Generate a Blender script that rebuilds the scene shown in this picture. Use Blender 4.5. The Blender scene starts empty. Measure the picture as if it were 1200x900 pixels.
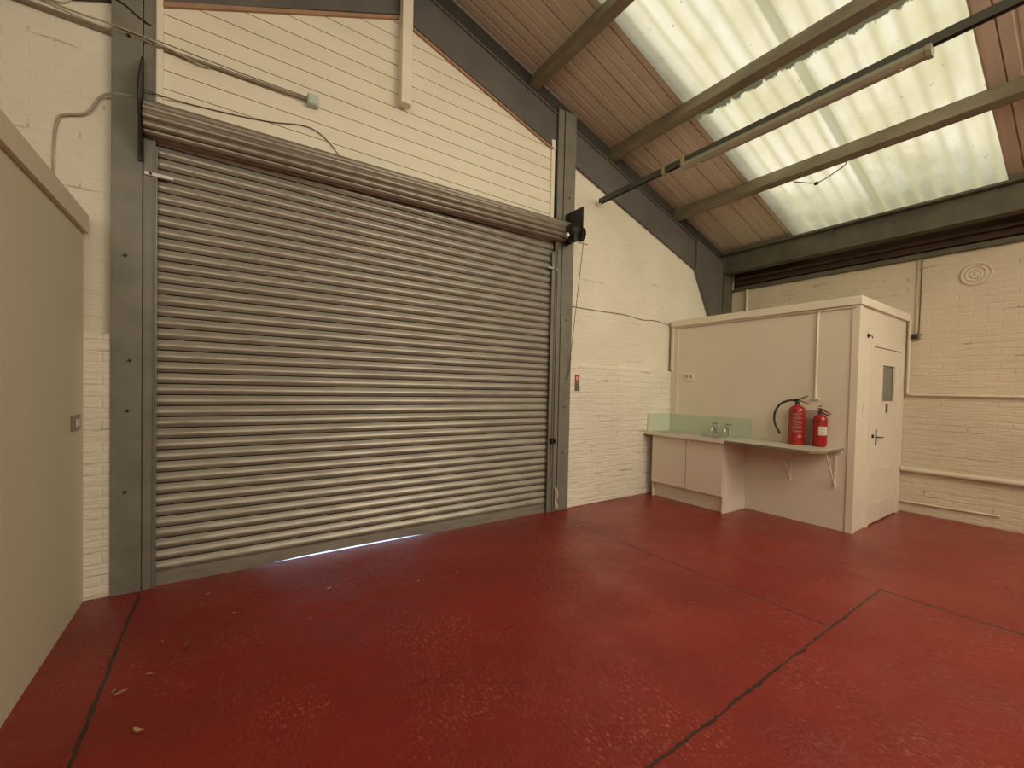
import bpy, bmesh, math, random
from mathutils import Vector, Matrix
random.seed(7)
S = bpy.context.scene
COL = S.collection
PI = math.pi

# ------------------------------------------------------------------ materials
def _n(nt, t, **k):
    n = nt.nodes.new(t)
    for a, b in k.items():
        if hasattr(n, a): setattr(n, a, b)
        else: n.inputs[a.replace('_', ' ')].default_value = b
    return n
def math_(nt, op, a, b=None, clamp=False):
    n = nt.nodes.new('ShaderNodeMath'); n.operation = op; n.use_clamp = clamp
    for i, v in enumerate((a, b)):
        if v is None: continue
        if isinstance(v, (int, float)): n.inputs[i].default_value = v
        else: nt.links.new(v, n.inputs[i])
    return n.outputs[0]
def mixc(nt, fac, a, b, mode='MIX'):
    n = nt.nodes.new('ShaderNodeMix'); n.data_type = 'RGBA'; n.blend_type = mode
    for sock, v in ((n.inputs[0], fac), (n.inputs[6], a), (n.inputs[7], b)):
        if isinstance(v, (int, float)): sock.default_value = v
        elif isinstance(v, (tuple, list)): sock.default_value = (*v[:3], 1)
        else: nt.links.new(v, sock)
    return n.outputs[2]
def ramp(nt, fac, lo, hi):
    n = nt.nodes.new('ShaderNodeMapRange'); n.clamp = True
    n.inputs[1].default_value = lo; n.inputs[2].default_value = hi
    nt.links.new(fac, n.inputs[0]); return n.outputs[0]
def new(name):
    m = bpy.data.materials.new(name); m.use_nodes = True
    nt = m.node_tree; b = nt.nodes['Principled BSDF']
    return m, nt, b
def pos(nt):
    return nt.nodes.new('ShaderNodeNewGeometry').outputs['Position']
def scaled(nt, vec, s):
    n = nt.nodes.new('ShaderNodeVectorMath'); n.operation = 'MULTIPLY'
    nt.links.new(vec, n.inputs[0]); n.inputs[1].default_value = s; return n.outputs[0]
def noise(nt, vec, sc, detail=4, rough=.55):
    n = nt.nodes.new('ShaderNodeTexNoise'); n.inputs['Scale'].default_value = sc
    n.inputs['Detail'].default_value = detail; n.inputs['Roughness'].default_value = rough
    nt.links.new(vec, n.inputs['Vector']); return n.outputs['Fac']
def bump(nt, b, h, strength, dist, prev=None):
    n = nt.nodes.new('ShaderNodeBump'); n.inputs['Strength'].default_value = strength
    n.inputs['Distance'].default_value = dist; nt.links.new(h, n.inputs['Height'])
    if prev: nt.links.new(prev, n.inputs['Normal'])
    if b: nt.links.new(n.outputs[0], b.inputs['Normal'])
    return n.outputs[0]

def plain(name, c, rough=.5, metal=0., vary=.12, scale=6., bmp=.0, dark=None, stretch=(1, 1, 1), spots=.0):
    m, nt, b = new(name)
    P = scaled(nt, pos(nt), stretch)
    f = noise(nt, P, scale)
    d = dark or tuple(x * (1 - vary * 2) for x in c)
    col = mixc(nt, ramp(nt, f, .3, .7), d, c)
    if spots:
        s = noise(nt, P, scale * 9, 2)
        col = mixc(nt, ramp(nt, s, .68, .74), col, tuple(x * (1 - spots) for x in c))
    nt.links.new(col, b.inputs['Base Color'])
    b.inputs['Roughness'].default_value = rough; b.inputs['Metallic'].default_value = metal
    if bmp: bump(nt, b, noise(nt, P, scale * 6), bmp, .01)
    return m

def brick(name, c, axis, mort, strength, crack=.5, rows=.079):
    """painted brickwork: axis 0 -> wall lies in XZ, 1 -> wall lies in YZ"""
    m, nt, b = new(name)
    P = pos(nt)
    s = nt.nodes.new('ShaderNodeSeparateXYZ'); nt.links.new(P, s.inputs[0])
    wob = noise(nt, P, 3.2, 3)
    z2 = math_(nt, 'ADD', s.outputs[2], math_(nt, 'MULTIPLY', math_(nt, 'SUBTRACT', wob, .5), .05))
    cmb = nt.nodes.new('ShaderNodeCombineXYZ')
    nt.links.new(s.outputs[axis], cmb.inputs[0]); nt.links.new(z2, cmb.inputs[1])
    br = nt.nodes.new('ShaderNodeTexBrick')
    nt.links.new(cmb.outputs[0], br.inputs['Vector'])
    br.inputs['Scale'].default_value = 1; br.inputs['Brick Width'].default_value = .24
    br.inputs['Row Height'].default_value = rows; br.inputs['Mortar Size'].default_value = mort
    br.inputs['Mortar Smooth'].default_value = .6
    br.inputs['Color1'].default_value = (1, 1, 1, 1); br.inputs['Color2'].default_value = (.75, .75, .75, 1)
    br.inputs['Mortar'].default_value = (0, 0, 0, 1)
    big = noise(nt, P, 1.4, 3); fine = noise(nt, P, 38, 5, .65)
    gate = noise(nt, scaled(nt, P, (1, 1, 3.5)), 3.1, 4)
    stretch = noise(nt, scaled(nt, P, (1, 1, 7)), 3.5, 3, .6)
    col = mixc(nt, ramp(nt, big, .3, .72), tuple(x * .88 for x in c), c)
    # open joints where the paint has not bridged the mortar
    g = math_(nt, 'MULTIPLY', ramp(nt, gate, .60, .70), br.outputs['Fac'])
    col = mixc(nt, math_(nt, 'MULTIPLY', g, crack), col, (.10, .075, .05))
    chips = ramp(nt, noise(nt, P, 24, 2), .745, .77)
    col = mixc(nt, math_(nt, 'MULTIPLY', chips, .6 * crack), col, (.2, .15, .1))
    nt.links.new(col, b.inputs['Base Color']); b.inputs['Roughness'].default_value = .62
    h = math_(nt, 'ADD', math_(nt, 'MULTIPLY', br.outputs['Color'], math_(nt, 'ADD', .22, math_(nt, 'MULTIPLY', big, .3))),
              math_(nt, 'ADD', math_(nt, 'MULTIPLY', fine, .35), math_(nt, 'MULTIPLY', stretch, 1.9)))
    bump(nt, b, h, strength, .012)
    return m

M = {}
M['wall_hi'] = brick('painted brick smooth', (.80, .745, .61), 0, .008, .45, .45)
M['wall_lo'] = brick('painted brick rough', (.81, .755, .63), 0, .012, .75, .55)
M['wall_side'] = brick('painted side brick', (.66, .56, .41), 1, .010, .6, .6)
M['plaster'] = plain('cream painted board', (.60, .56, .42), .6, vary=.03, scale=1.2, bmp=.03)
M['plaster_edge'] = plain('cream painted trim', (.66, .60, .46), .5, vary=.03, scale=2)
M['white'] = plain('white gloss paint', (.76, .69, .56), .38, vary=.03, scale=2)
M['pale'] = plain('pale pinkish laminate', (.78, .70, .58), .34, vary=.03, scale=2)
M['board'] = plain('painted timber board', (.82, .76, .61), .5, vary=.05, scale=3, bmp=.08, stretch=(.4, 1, 2))
M['gap'] = plain('dark groove', (.10, .08, .055), .9)
M['post'] = plain('grey steel paint', (.215, .205, .165), .45, vary=.14, scale=5, bmp=.06, spots=.35)
M['rafter'] = plain('rafter steel paint', (.135, .125, .11), .5, vary=.14, scale=3, bmp=.04)
M['eaves'] = plain('eaves beam steel', (.13, .12, .08), .6, vary=.22, scale=4, bmp=.06)
M['rust'] = plain('rusted rail', (.10, .052, .030), .8, vary=.3, scale=9, stretch=(1, .3, 3))
M['purlin'] = plain('purlin concrete grey', (.26, .225, .145), .8, vary=.22, scale=6, bmp=.1, stretch=(1, .4, 1))
M['guide'] = plain('galvanised guide', (.27, .25, .21), .42, .3, vary=.16, scale=9, stretch=(1, 1, .3))
M['dark_metal'] = plain('greasy dark steel', (.035, .033, .027), .5, .3, vary=.3, scale=20)
M['bolt'] = plain('bolt steel', (.05, .045, .04), .5, .5)
M['zinc'] = plain('bright zinc', (.55, .53, .48), .35, .7, vary=.1)
M['chrome'] = plain('chrome', (.62, .62, .58), .16, 1., vary=.02)
M['steel_sink'] = plain('brushed sink steel', (.55, .54, .48), .4, .3, vary=.06, scale=20)
M['red'] = plain('extinguisher red enamel', (.34, .014, .012), .25, vary=.05, scale=3)
M['red_dark'] = plain('red label ink', (.26, .02, .016), .4)
M['label'] = plain('printed label white', (.66, .60, .52), .5, vary=.03)
M['rubber'] = plain('black rubber', (.02, .02, .016), .5)
M['cable'] = plain('painted cable', (.46, .40, .28), .6)
M['conduit'] = plain('grey painted conduit', (.27, .24, .16), .55, vary=.15, scale=8)
M['wire'] = plain('brown wire', (.09, .065, .04), .6)
M['green'] = None
M['box_blue'] = plain('pale plastic box', (.52, .60, .54), .35, vary=.04)
M['brown_trim'] = plain('bare timber edge', (.42, .25, .14), .6)
M['silver_plate'] = plain('satin metal plate', (.24, .22, .17), .35, .5)
M['yellow'] = plain('yellowed clip', (.45, .36, .14), .5)
M['strut'] = plain('strut channel', (.10, .105, .085), .55, .2, vary=.15)
M['fitting'] = plain('batten light enamel', (.40, .39, .28), .4, vary=.1, scale=3)
M['worktop'] = plain('grey green laminate', (.56, .54, .42), .3, vary=.07, scale=14)
M['leaf1'] = plain('dry leaf brown', (.20, .09, .035), .8, vary=.3, scale=60)
M['leaf2'] = plain('dry leaf straw', (.48, .30, .14), .8, vary=.3, scale=60)
M['gap_shade'] = plain('gap shade colour', (.05, .045, .035), .9)

# green splashback with a fine mottle
m, nt, b = new('green splashback laminate')
P = pos(nt)
nt.links.new(mixc(nt, ramp(nt, noise(nt, P, 90, 3), .35, .65), (.50, .56, .42), (.58, .63, .48)), b.inputs['Base Color'])
b.inputs['Roughness'].default_value = .35
M['green'] = m

# glass of the door light: obscured wired-look glazing
m, nt, b = new('obscured glass')
P = pos(nt)
b.inputs['Base Color'].default_value = (.33, .35, .27, 1)
b.inputs['Roughness'].default_value = .28
b.inputs['Transmission Weight'].default_value = .55
bump(nt, b, noise(nt, P, 60, 2), .25, .004)
M['glass'] = m

# roller shutter lath: grime in long streaks; the joints get their own dark colour
def lath_mat(name, c, grime):
    m, nt, b = new(name)
    P = pos(nt)
    n1 = noise(nt, scaled(nt, P, (1, 1, 6)), 2.2, 5, .6)
    n2 = noise(nt, scaled(nt, P, (.5, 1, 9)), 9, 4, .6)
    col = mixc(nt, ramp(nt, n1, .32, .68), tuple(x * .78 for x in c), c)
    col = mixc(nt, math_(nt, 'MULTIPLY', ramp(nt, n2, .5, .75), grime), col, (.13, .095, .07))
    spots = ramp(nt, noise(nt, scaled(nt, P, (1, 1, 1.6)), 17, 2), .735, .77)
    col = mixc(nt, math_(nt, 'MULTIPLY', spots, .55), col, (.07, .055, .04))
    nt.links.new(col, b.inputs['Base Color'])
    b.inputs['Roughness'].default_value = .38; b.inputs['Metallic'].default_value = .38
    bump(nt, b, n2, .08, .006)
    return m
M['lath'] = lath_mat('galvanised lath', (.41, .385, .32), .55)
M['slot'] = plain('dark lath joint', (.035, .026, .018), .7, vary=.3, scale=20)  # dark colour for the joints between laths
M['barrel'] = lath_mat('grimy rolled lath', (.30, .265, .21), .8)
M['bar'] = lath_mat('galvanised bottom bar', (.34, .32, .27), .4)

# red painted concrete floor: orange-peel gloss, slab joints cut through it
m, nt, b = new('red floor paint')
P = pos(nt)
s = nt.nodes.new('ShaderNodeSeparateXYZ'); nt.links.new(P, s.inputs[0])
X, Y = s.outputs[0], s.outputs[1]
wob = math_(nt, 'SUBTRACT', noise(nt, P, 5, 6, .7), .5)
wobf = math_(nt, 'SUBTRACT', noise(nt, P, 22, 6, .75), .5)
def joint(coord, at, w, amp, other, lo, hi, soft=.5):
    d = math_(nt, 'ADD', math_(nt, 'SUBTRACT', coord, at), math_(nt, 'ADD', math_(nt, 'MULTIPLY', wob, amp), math_(nt, 'MULTIPLY', wobf, amp * .7)))
    d = math_(nt, 'ABSOLUTE', d)
    wn = math_(nt, 'MULTIPLY', math_(nt, 'MULTIPLY', math_(nt, 'SUBTRACT', noise(nt, P, 9, 5, .7), .18, True), 2.6), w)
    k = math_(nt, 'SUBTRACT', 1, math_(nt, 'DIVIDE', d, wn), True)
    k = math_(nt, 'MULTIPLY', k, 2.2, True)
    k = math_(nt, 'MULTIPLY', k, math_(nt, 'GREATER_THAN', other, lo))
    return math_(nt, 'MULTIPLY', k, math_(nt, 'LESS_THAN', other, hi))
jA = joint(Y, 1.05, .0105, .05, X, -.51, 4.33)
jB = joint(X, 4.315, .020, .02, Y, -6, 1.06)
jC = joint(X, 3.33, .015, .03, Y, 1.05, 4.0)
jL = joint(X, -.507, .012, .03, Y, -6, 3.95)
jj = math_(nt, 'MAXIMUM', math_(nt, 'MAXIMUM', jA, jL), math_(nt, 'MAXIMUM', math_(nt, 'MULTIPLY', jB, .9), math_(nt, 'MULTIPLY', jC, .6)))
big = noise(nt, P, .9, 3)
med = noise(nt, P, 7, 4)
col = mixc(nt, ramp(nt, big, .3, .7), (.20, .0065, .004), (.26, .010, .006))
col = mixc(nt, math_(nt, 'MULTIPLY', ramp(nt, med, .5, .8), .35), col, (.27, .030, .020))
dirt = ramp(nt, noise(nt, P, 42, 2), .73, .77)
col = mixc(nt, math_(nt, 'MULTIPLY', dirt, .5), col, (.07, .012, .008))
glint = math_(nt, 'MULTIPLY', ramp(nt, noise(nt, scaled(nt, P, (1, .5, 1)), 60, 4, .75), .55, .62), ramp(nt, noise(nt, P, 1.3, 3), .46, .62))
col = mixc(nt, math_(nt, 'MULTIPLY', glint, .5), col, (.52, .16, .10))   # pale scuffs plus gloss highlights painted into the colour
col = mixc(nt, math_(nt, 'MULTIPLY', jj, .9), col, (.014, .006, .004))
nt.links.new(col, b.inputs['Base Color'])
nt.links.new(math_(nt, 'ADD', .17, math_(nt, 'MULTIPLY', ramp(nt, noise(nt, P, 2.4, 4), .3, .7), .13)), b.inputs['Roughness'])
b.inputs['Specular IOR Level'].default_value = .62
scr = nt.nodes.new('ShaderNodeTexVoronoi'); scr.inputs['Scale'].default_value = 55
nt.links.new(scaled(nt, P, (1, .55, 1)), scr.inputs['Vector'])
patch = ramp(nt, noise(nt, P, 1.6, 4), .42, .66)
h = math_(nt, 'ADD', math_(nt, 'MULTIPLY', noise(nt, P, 55, 5, .65), math_(nt, 'ADD', .5, patch)), math_(nt, 'MULTIPLY', scr.outputs['Distance'], math_(nt, 'MULTIPLY', patch, .9)))
h = math_(nt, 'ADD', h, math_(nt, 'MULTIPLY', noise(nt, P, 3, 3), 1.2))
p1 = bump(nt, None, h, .85, .009)
bump(nt, b, math_(nt, 'SUBTRACT', 1, jj), .8, .012, p1)
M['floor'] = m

# roof sheeting, timber-brown painted metal with darker streaks down the slope
m, nt, b = new('brown roof sheet')
P = pos(nt)
n1 = noise(nt, scaled(nt, P, (.5, 6, .5)), 1.6, 4); n2 = noise(nt, P, 1.1, 3)
col = mixc(nt, ramp(nt, n1, .3, .7), (.46, .385, .295), (.61, .52, .41))
col = mixc(nt, math_(nt, 'MULTIPLY', ramp(nt, n2, .4, .7), .4), col, (.48, .41, .28))
nt.links.new(col, b.inputs['Base Color']); b.inputs['Roughness'].default_value = .6
M['sheet'] = m

# weathered translucent rooflight, glowing with the daylight above it
m, nt, b = new('weathered rooflight')
P = pos(nt)
sp = nt.nodes.new('ShaderNodeSeparateXYZ'); nt.links.new(P, sp.inputs[0])
n1 = noise(nt, scaled(nt, P, (.35, 5, .35)), 2.0, 5, .6)
n2 = noise(nt, P, 1.5, 4)
n3 = noise(nt, P, 16, 4, .7)
col = mixc(nt, ramp(nt, n1, .35, .7), (.90, .82, .53), (1, .945, .74))
col = mixc(nt, math_(nt, 'MULTIPLY', ramp(nt, n2, .48, .66), .75), col, (.76, .69, .40))
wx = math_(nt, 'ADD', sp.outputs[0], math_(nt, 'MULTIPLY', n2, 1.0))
eav = ramp(nt, wx, 6.75, 7.65)                       # darker olive tone towards the eaves
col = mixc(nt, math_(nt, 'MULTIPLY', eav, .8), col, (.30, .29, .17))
yy = sp.outputs[1]
cor = math_(nt, 'ADD', .5, math_(nt, 'MULTIPLY', math_(nt, 'SINE', math_(nt, 'ADD', math_(nt, 'MULTIPLY', yy, 37.6), math_(nt, 'MULTIPLY', n2, 2.5))), .5))
col = mixc(nt, math_(nt, 'MULTIPLY', math_(nt, 'POWER', cor, 2.2), .62), col, (.62, .55, .31))           # shading of the corrugations painted in as bands
lap = math_(nt, 'SUBTRACT', 1, math_(nt, 'DIVIDE', math_(nt, 'ABSOLUTE', math_(nt, 'SUBTRACT', yy, 1.895)), .05), True)
col = mixc(nt, math_(nt, 'MULTIPLY', math_(nt, 'MULTIPLY', lap, 3, True), .72), col, (.42, .39, .22))   # sidelap
edge = ramp(nt, math_(nt, 'ADD', yy, math_(nt, 'MULTIPLY', n2, .12)), 2.76, 2.99)
col = mixc(nt, math_(nt, 'MULTIPLY', edge, .85), col, (.17, .15, .095))          # doubled sheet at the left edge, its light falloff painted in
ragged_band = math_(nt, 'SUBTRACT', 1, math_(nt, 'DIVIDE', math_(nt, 'ABSOLUTE', math_(nt, 'SUBTRACT', sp.outputs[0], 4.555)), math_(nt, 'MULTIPLY', math_(nt, 'SUBTRACT', n3, .12, True), .17)), True)
col = mixc(nt, math_(nt, 'MULTIPLY', ragged_band, 4, True), col, (.14, .13, .07))       # uneven dark strip just downslope of the purlin
spt = ramp(nt, noise(nt, P, 11, 5, .75), .655, .70)
col = mixc(nt, math_(nt, 'MULTIPLY', spt, .7), col, (.12, .11, .06))
em = nt.nodes.new('ShaderNodeEmission'); nt.links.new(col, em.inputs[0]); em.inputs[1].default_value = 1.0
out = nt.nodes['Material Output']
nt.nodes.remove(b)
nt.links.new(em.outputs[0], out.inputs[0])
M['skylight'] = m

# ------------------------------------------------------------------ mesh helpers
class MB:
    def __init__(s): s.bm = bmesh.new()
    def box(s, x0, x1, y0, y1, z0, z1, bev=0):
        v = [s.bm.verts.new((x, y, z)) for x in (x0, x1) for y in (y0, y1) for z in (z0, z1)]
        fs = [s.bm.faces.new([v[i] for i in q]) for q in
              ((0, 1, 3, 2), (4, 6, 7, 5), (0, 4, 5, 1), (2, 3, 7, 6), (0, 2, 6, 4), (1, 5, 7, 3))]
        if bev:
            es = {e for f in fs for e in f.edges}
            bmesh.ops.bevel(s.bm, geom=list(es), offset=bev, segments=2, affect='EDGES', profile=.6)
        return s
    def prism(s, poly, axis, a, b):
        """extrude a 2D polygon along an axis (0: poly is (y,z); 1: (x,z); 2: (x,y))"""
        def mk(p, t):
            return (t, p[0], p[1]) if axis == 0 else (p[0], t, p[1]) if axis == 1 else (p[0], p[1], t)
        A = [s.bm.verts.new(mk(p, a)) for p in poly]; B = [s.bm.verts.new(mk(p, b)) for p in poly]
        n = len(poly)
        s.bm.faces.new(A); s.bm.faces.new(B[::-1])
        for i in range(n): s.bm.faces.new((A[i], B[i], B[(i + 1) % n], A[(i + 1) % n]))
        return s
    def sheet(s, prof, mk0, mk1):
        A = [s.bm.verts.new(mk0(p)) for p in prof]; B = [s.bm.verts.new(mk1(p)) for p in prof]
        for i in range(len(prof) - 1): s.bm.faces.new((A[i], B[i], B[i + 1], A[i + 1]))
        return s
    def tube(s, pts, r, n=8, caps=True):
        pts = [Vector(p) for p in pts]; rings = []
        rr = r if isinstance(r, (list, tuple)) else [r] * len(pts)
        prev = None
        for i, p in enumerate(pts):
            t = ((pts[min(i + 1, len(pts) - 1)] - p).normalized() + (p - pts[max(i - 1, 0)]).normalized()).normalized()
            u = prev - t * prev.dot(t) if prev else t.orthogonal()
            u.normalize(); prev = u; w = t.cross(u)
            rings.append([s.bm.verts.new(p + (u * math.cos(2 * PI * k / n) + w * math.sin(2 * PI * k / n)) * rr[i]) for k in range(n)])
        for a, b2 in zip(rings, rings[1:]):
            for k in range(n): s.bm.faces.new((a[k], a[(k + 1) % n], b2[(k + 1) % n], b2[k]))
        if caps: s.bm.faces.new(rings[0][::-1]); s.bm.faces.new(rings[-1])
        return s
    def lathe(s, prof, c, axis=2, n=28):
        """prof: (radius, height) pairs"""
        rings = []
        for r, h in prof:
            ring = []
            for k in range(n):
                a = 2 * PI * k / n; x, y = r * math.cos(a), r * math.sin(a)
                p = (x, y, h) if axis == 2 else (h, x, y) if axis == 0 else (x, h, y)
                ring.append(s.bm.verts.new(Vector(c) + Vector(p)))
            rings.append(ring)
        for a, b2 in zip(rings, rings[1:]):
            for k in range(n): s.bm.faces.new((a[k], a[(k + 1) % n], b2[(k + 1) % n], b2[k]))
        s.bm.faces.new(rings[0]); s.bm.faces.new(rings[-1][::-1])
        return s

def smooth_path(pts, sub=6):
    P = [Vector(p) for p in pts]; out = []
    for i in range(len(P) - 1):
        a, b, c, d = P[max(i - 1, 0)], P[i], P[i + 1], P[min(i + 2, len(P) - 1)]
        for k in range(sub):
            t = k / sub
            out.append(.5 * ((2 * b) + (c - a) * t + (2 * a - 5 * b + 4 * c - d) * t * t + (3 * b - a - 3 * c + d) * t ** 3))
    out.append(P[-1]); return out

def wpos(o):
    v = Vector((0, 0, 0))
    while o: v += o.location; o = o.parent
    return v
def obj(name, mb, mat, parent=None, smooth=False, origin=None):
    bm = mb.bm
    bmesh.ops.recalc_face_normals(bm, faces=bm.faces)
    if parent is None:
        if origin is None:
            xs = [v.co for v in bm.verts]
            origin = Vector((sum(v.x for v in xs) / len(xs), sum(v.y for v in xs) / len(xs), min(v.z for v in xs)))
        base = Vector(origin)
    else: base = wpos(parent)
    for v in bm.verts: v.co -= base
    me = bpy.data.meshes.new(name); bm.to_mesh(me); bm.free()
    me.materials.append(mat)
    if smooth:
        for p in me.polygons: p.use_smooth = True
        try: me.set_sharp_from_angle(angle=math.radians(38))
        except Exception: pass
    o = bpy.data.objects.new(name, me); COL.objects.link(o)
    if parent is None: o.location = base
    else: o.parent = parent
    return o
def tag(o, label, cat, group=None, kind=None):
    o['label'] = label; o['category'] = cat
    if group: o['group'] = group
    if kind: o['kind'] = kind
    return o
def thing(name, loc, label, cat, group=None):
    o = bpy.data.objects.new(name, None); COL.objects.link(o); o.location = loc
    o.empty_display_size = .1
    return tag(o, label, cat, group)
def struct(name, mb, mat, smooth=False, label=None, cat=None):
    o = obj(name, mb, mat, smooth=smooth); o['kind'] = 'structure'
    if label: o['label'] = label; o['category'] = cat
    return o

# ------------------------------------------------------------------ key measures (metres)
D = 4.025              # face of the posts on the door wall
XL, XR = -.81, 7.564   # left partition face, right brick wall face
XC, YC, HC = 5.779, 1.676, 2.55
BACK = -7.0
ridge = 1.4
def zr(x): return 6.14 - .297 * x            # underside of roof sheets, right slope
def zl(x): return zr(ridge) + .47 * (x - ridge)  # left slope

# ------------------------------------------------------------------ setting
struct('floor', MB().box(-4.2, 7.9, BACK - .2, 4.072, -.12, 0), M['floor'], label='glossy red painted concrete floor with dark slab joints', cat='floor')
struct('ground', MB().box(-4.2, 7.9, 4.073, 9, -.14, -.003), plain('pale yard concrete', (.62, .68, .80), .8), label='bright yard surface seen under the shutter', cat='ground')

LEDGE = 1.86
struct('wall_front', MB().box(-4.2, -.50, 4.075, 4.35, 0, 5.0).box(3.44, 7.9, 4.075, 4.35, 0, 5.4), M['wall_hi'],
       label='white painted brick wall each side of the shutter', cat='wall')
w = MB(); w.box(XL - .1, -.657, 4.02, 4.075, 0, LEDGE, .004); w.box(3.645, 7.6, 4.03, 4.075, 0, LEDGE, .006)
struct('wall_front_lower', w, M['wall_lo'], label='thicker white painted lower brickwork with a ledge', cat='wall')
struct('wall_right', MB().box(XR, 7.9, BACK, 4.075, 0, 3.36), M['wall_side'], label='cream painted brick side wall behind the cubicle', cat='wall')
struct('wall_right_upper', MB().box(7.66, 7.9, BACK, 4.075, 3.36, 4.0), M['rust'], label='dark recess above the right wall', cat='wall')
struct('wall_back', MB().box(-4.2, 7.9, BACK - .2, BACK, 0, 5.9), M['plaster'])
struct('wall_far_left', MB().box(-4.2, -4.0, BACK, 4.075, 0, 5.0), M['plaster'])

# left partition with overhanging capping
struct('wall_left', MB().box(XL - .12, XL, BACK + 1, 4.018, 0, 2.53), M['plaster'], label='smooth cream partition wall along the left', cat='wall')
struct('trim_1', MB().box(XL - .15, XL + .028, BACK + 1, 4.018, 2.53, 2.655, .004), M['plaster_edge'], label='cream capping board along the partition top', cat='trim')

# timber cladding over the door
w = MB(); pitch = .1345; z = 3.43; k = 0
while z < 5.6:
    z1 = z + pitch - .006; zm = z1
    x0 = max(-.42, (zm - 4.86) / .47); x1 = min(3.33, (5.78 - zm) / .31)
    if x1 > x0 + .05: w.box(x0, x1, 4.055, 4.09, z, z1)
    z += pitch
struct('wall_gable', w, M['board'], label='cream tongue and groove boards above the shutter', cat='wall')
struct('wall_gable_backing', MB().prism([(-.50, 3.2), (3.44, 3.2), (3.44, 4.6), (1.4, 5.25), (-.50, 4.4)], 1, 4.093, 4.2), M['gap'])
struct('trim_2', MB().box(-.438, -.398, 4.03, 4.056, 3.5, 4.6), M['board'], label='cream edge strip left of the boards', cat='trim')
struct('trim_3', MB().box(3.275, 3.325, 4.03, 4.056, 3.52, 4.60), M['board'], label='cream edge strip right of the boards', cat='trim')
struct('trim_4', MB().prism([(1.46, 5.07), (3.3, 4.50), (3.3, 4.475), (1.46, 5.045)], 1, 4.03, 4.058), M['brown_trim'], label='bare timber strip under the right rafter', cat='trim')
struct('trim_5', MB().prism([(-.40, 4.305), (1.35, 5.10), (1.35, 5.07), (-.40, 4.272)], 1, 4.03, 4.058), M['brown_trim'], label='bare timber strip under the left rafter', cat='trim')

struct('trim_6', MB().prism([(1.4, 5.50), (1.4, 5.71), (7.5, zr(7.5) - .01), (7.5, zr(7.5) - .22)], 1, 4.05, 4.073), M['gap_shade'], label='dark strip painted as the shaded gap between the right rafter and the roof sheets', cat='trim')  # added strip, its dark colour stands in for shade above the rafter
# roof sheeting: flat pans with narrow raised seams
def sheet_profile(y0, y1, p=.335):
    out = []; n = int(math.floor((y0 - .1) / p))
    y = n * p
    while y < y1 + p:
        for dy, dz in ((0, 0), (.003, .018), (.011, .018), (.014, 0), (.115, 0), (.124, .003), (.136, .003), (.145, 0), (.225, 0), (.234, .003), (.246, .003), (.255, 0)):
            if y0 <= y + dy <= y1: out.append((y + dy, dz))
        y += p
    return [(y0, 0)] + out + [(y1, 0)]
def slope(prof, x0, x1, zf):
    m_ = MB(); m_.sheet(prof, lambda q: (x0, q[0], zf(x0) + q[1]), lambda q: (x1, q[0], zf(x1) + q[1])); return m_
c = slope(sheet_profile(BACK - .2, .80), ridge, 7.75, zr)
pr = sheet_profile(2.95, 4.3)
c.sheet(pr, lambda q: (ridge, q[0], zr(ridge) + q[1]), lambda q: (7.75, q[0], zr(7.75) + q[1]))
pr = sheet_profile(.8, 2.8)
c.sheet(pr, lambda q: (ridge, q[0], zr(ridge) + q[1]), lambda q: (1.75, q[0], zr(1.75) + q[1]))
pr = sheet_profile(BACK - .2, 4.3)
c.sheet(pr, lambda q: (ridge, q[0], zl(ridge) + q[1]), lambda q: (-4.2, q[0], zl(-4.2) + q[1]))
struct('ceiling', c, M['sheet'], label='brown ribbed metal roof sheets on the underside of the roof', cat='ceiling')
# two rooflight sheets with rounder corrugations
def wave(y0, y1, p=.167, a=.022):
    n = int((y1 - y0) / p * 10); return [(y0 + (y1 - y0) * i / n, a * (.5 + .5 * math.sin(2 * PI * (y0 + (y1 - y0) * i / n) / p))) for i in range(n + 1)]
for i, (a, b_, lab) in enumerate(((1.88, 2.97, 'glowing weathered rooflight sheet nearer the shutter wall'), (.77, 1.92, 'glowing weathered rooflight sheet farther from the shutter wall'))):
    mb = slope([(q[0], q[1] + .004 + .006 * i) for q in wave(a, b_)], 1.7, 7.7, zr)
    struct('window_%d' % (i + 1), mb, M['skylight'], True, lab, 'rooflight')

# ------------------------------------------------------------------ steelwork
def bolts(mb, pts, r=.013):
    for x, y, z in pts: mb.lathe([(r, 0), (r, -.016), (r * .7, -.02)], (x, y, z), axis=1, n=6)
def post(name, x0, x1, ztop, side, label):
    t = thing(name, ((x0 + x1) / 2, D + .05, 0), label, 'post', 'steel posts beside the shutter')
    s0, s1 = (x1, x1 + .072) if side > 0 else (x0 - .105, x0)
    F0 = D - .022
    obj('flange', MB().box(x0, x1, F0, F0 + .012, 0, ztop, .003), M['post'], t)
    obj('web', MB().box((x0 + x1) / 2 - .005, (x0 + x1) / 2 + .005, F0 + .012, D + .05, 0, ztop), M['post'], t)
    q0, q1 = (s0 + .006, s1) if side > 0 else (s0, s1 - .006)
    obj('side_channel', MB().box(q0, q1, F0 + .014, F0 + .028, 0, ztop).box(*( (q1 - .008, q1) if side > 0 else (q0, q0 + .008)), F0 + .004, F0 + .014, 0, ztop), M['post'], t)
    for i, z in enumerate((.74, 1.32, 1.68, 2.42, 3.95)):
        b_ = MB(); bolts(b_, [(x0 + .09 + .012 * ((i * 7) % 3 - 1), F0, z)], .010); obj('bolt_head', b_, M['post'] if side < 0 else M['bolt'], t)
    return t
post('steel_post', -.672, -.508, 4.9, 1, 'grey painted steel post left of the roller shutter')
post('steel_post', 3.462, 3.645, 5.0, -1, 'grey painted steel post right of the roller shutter')

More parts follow.
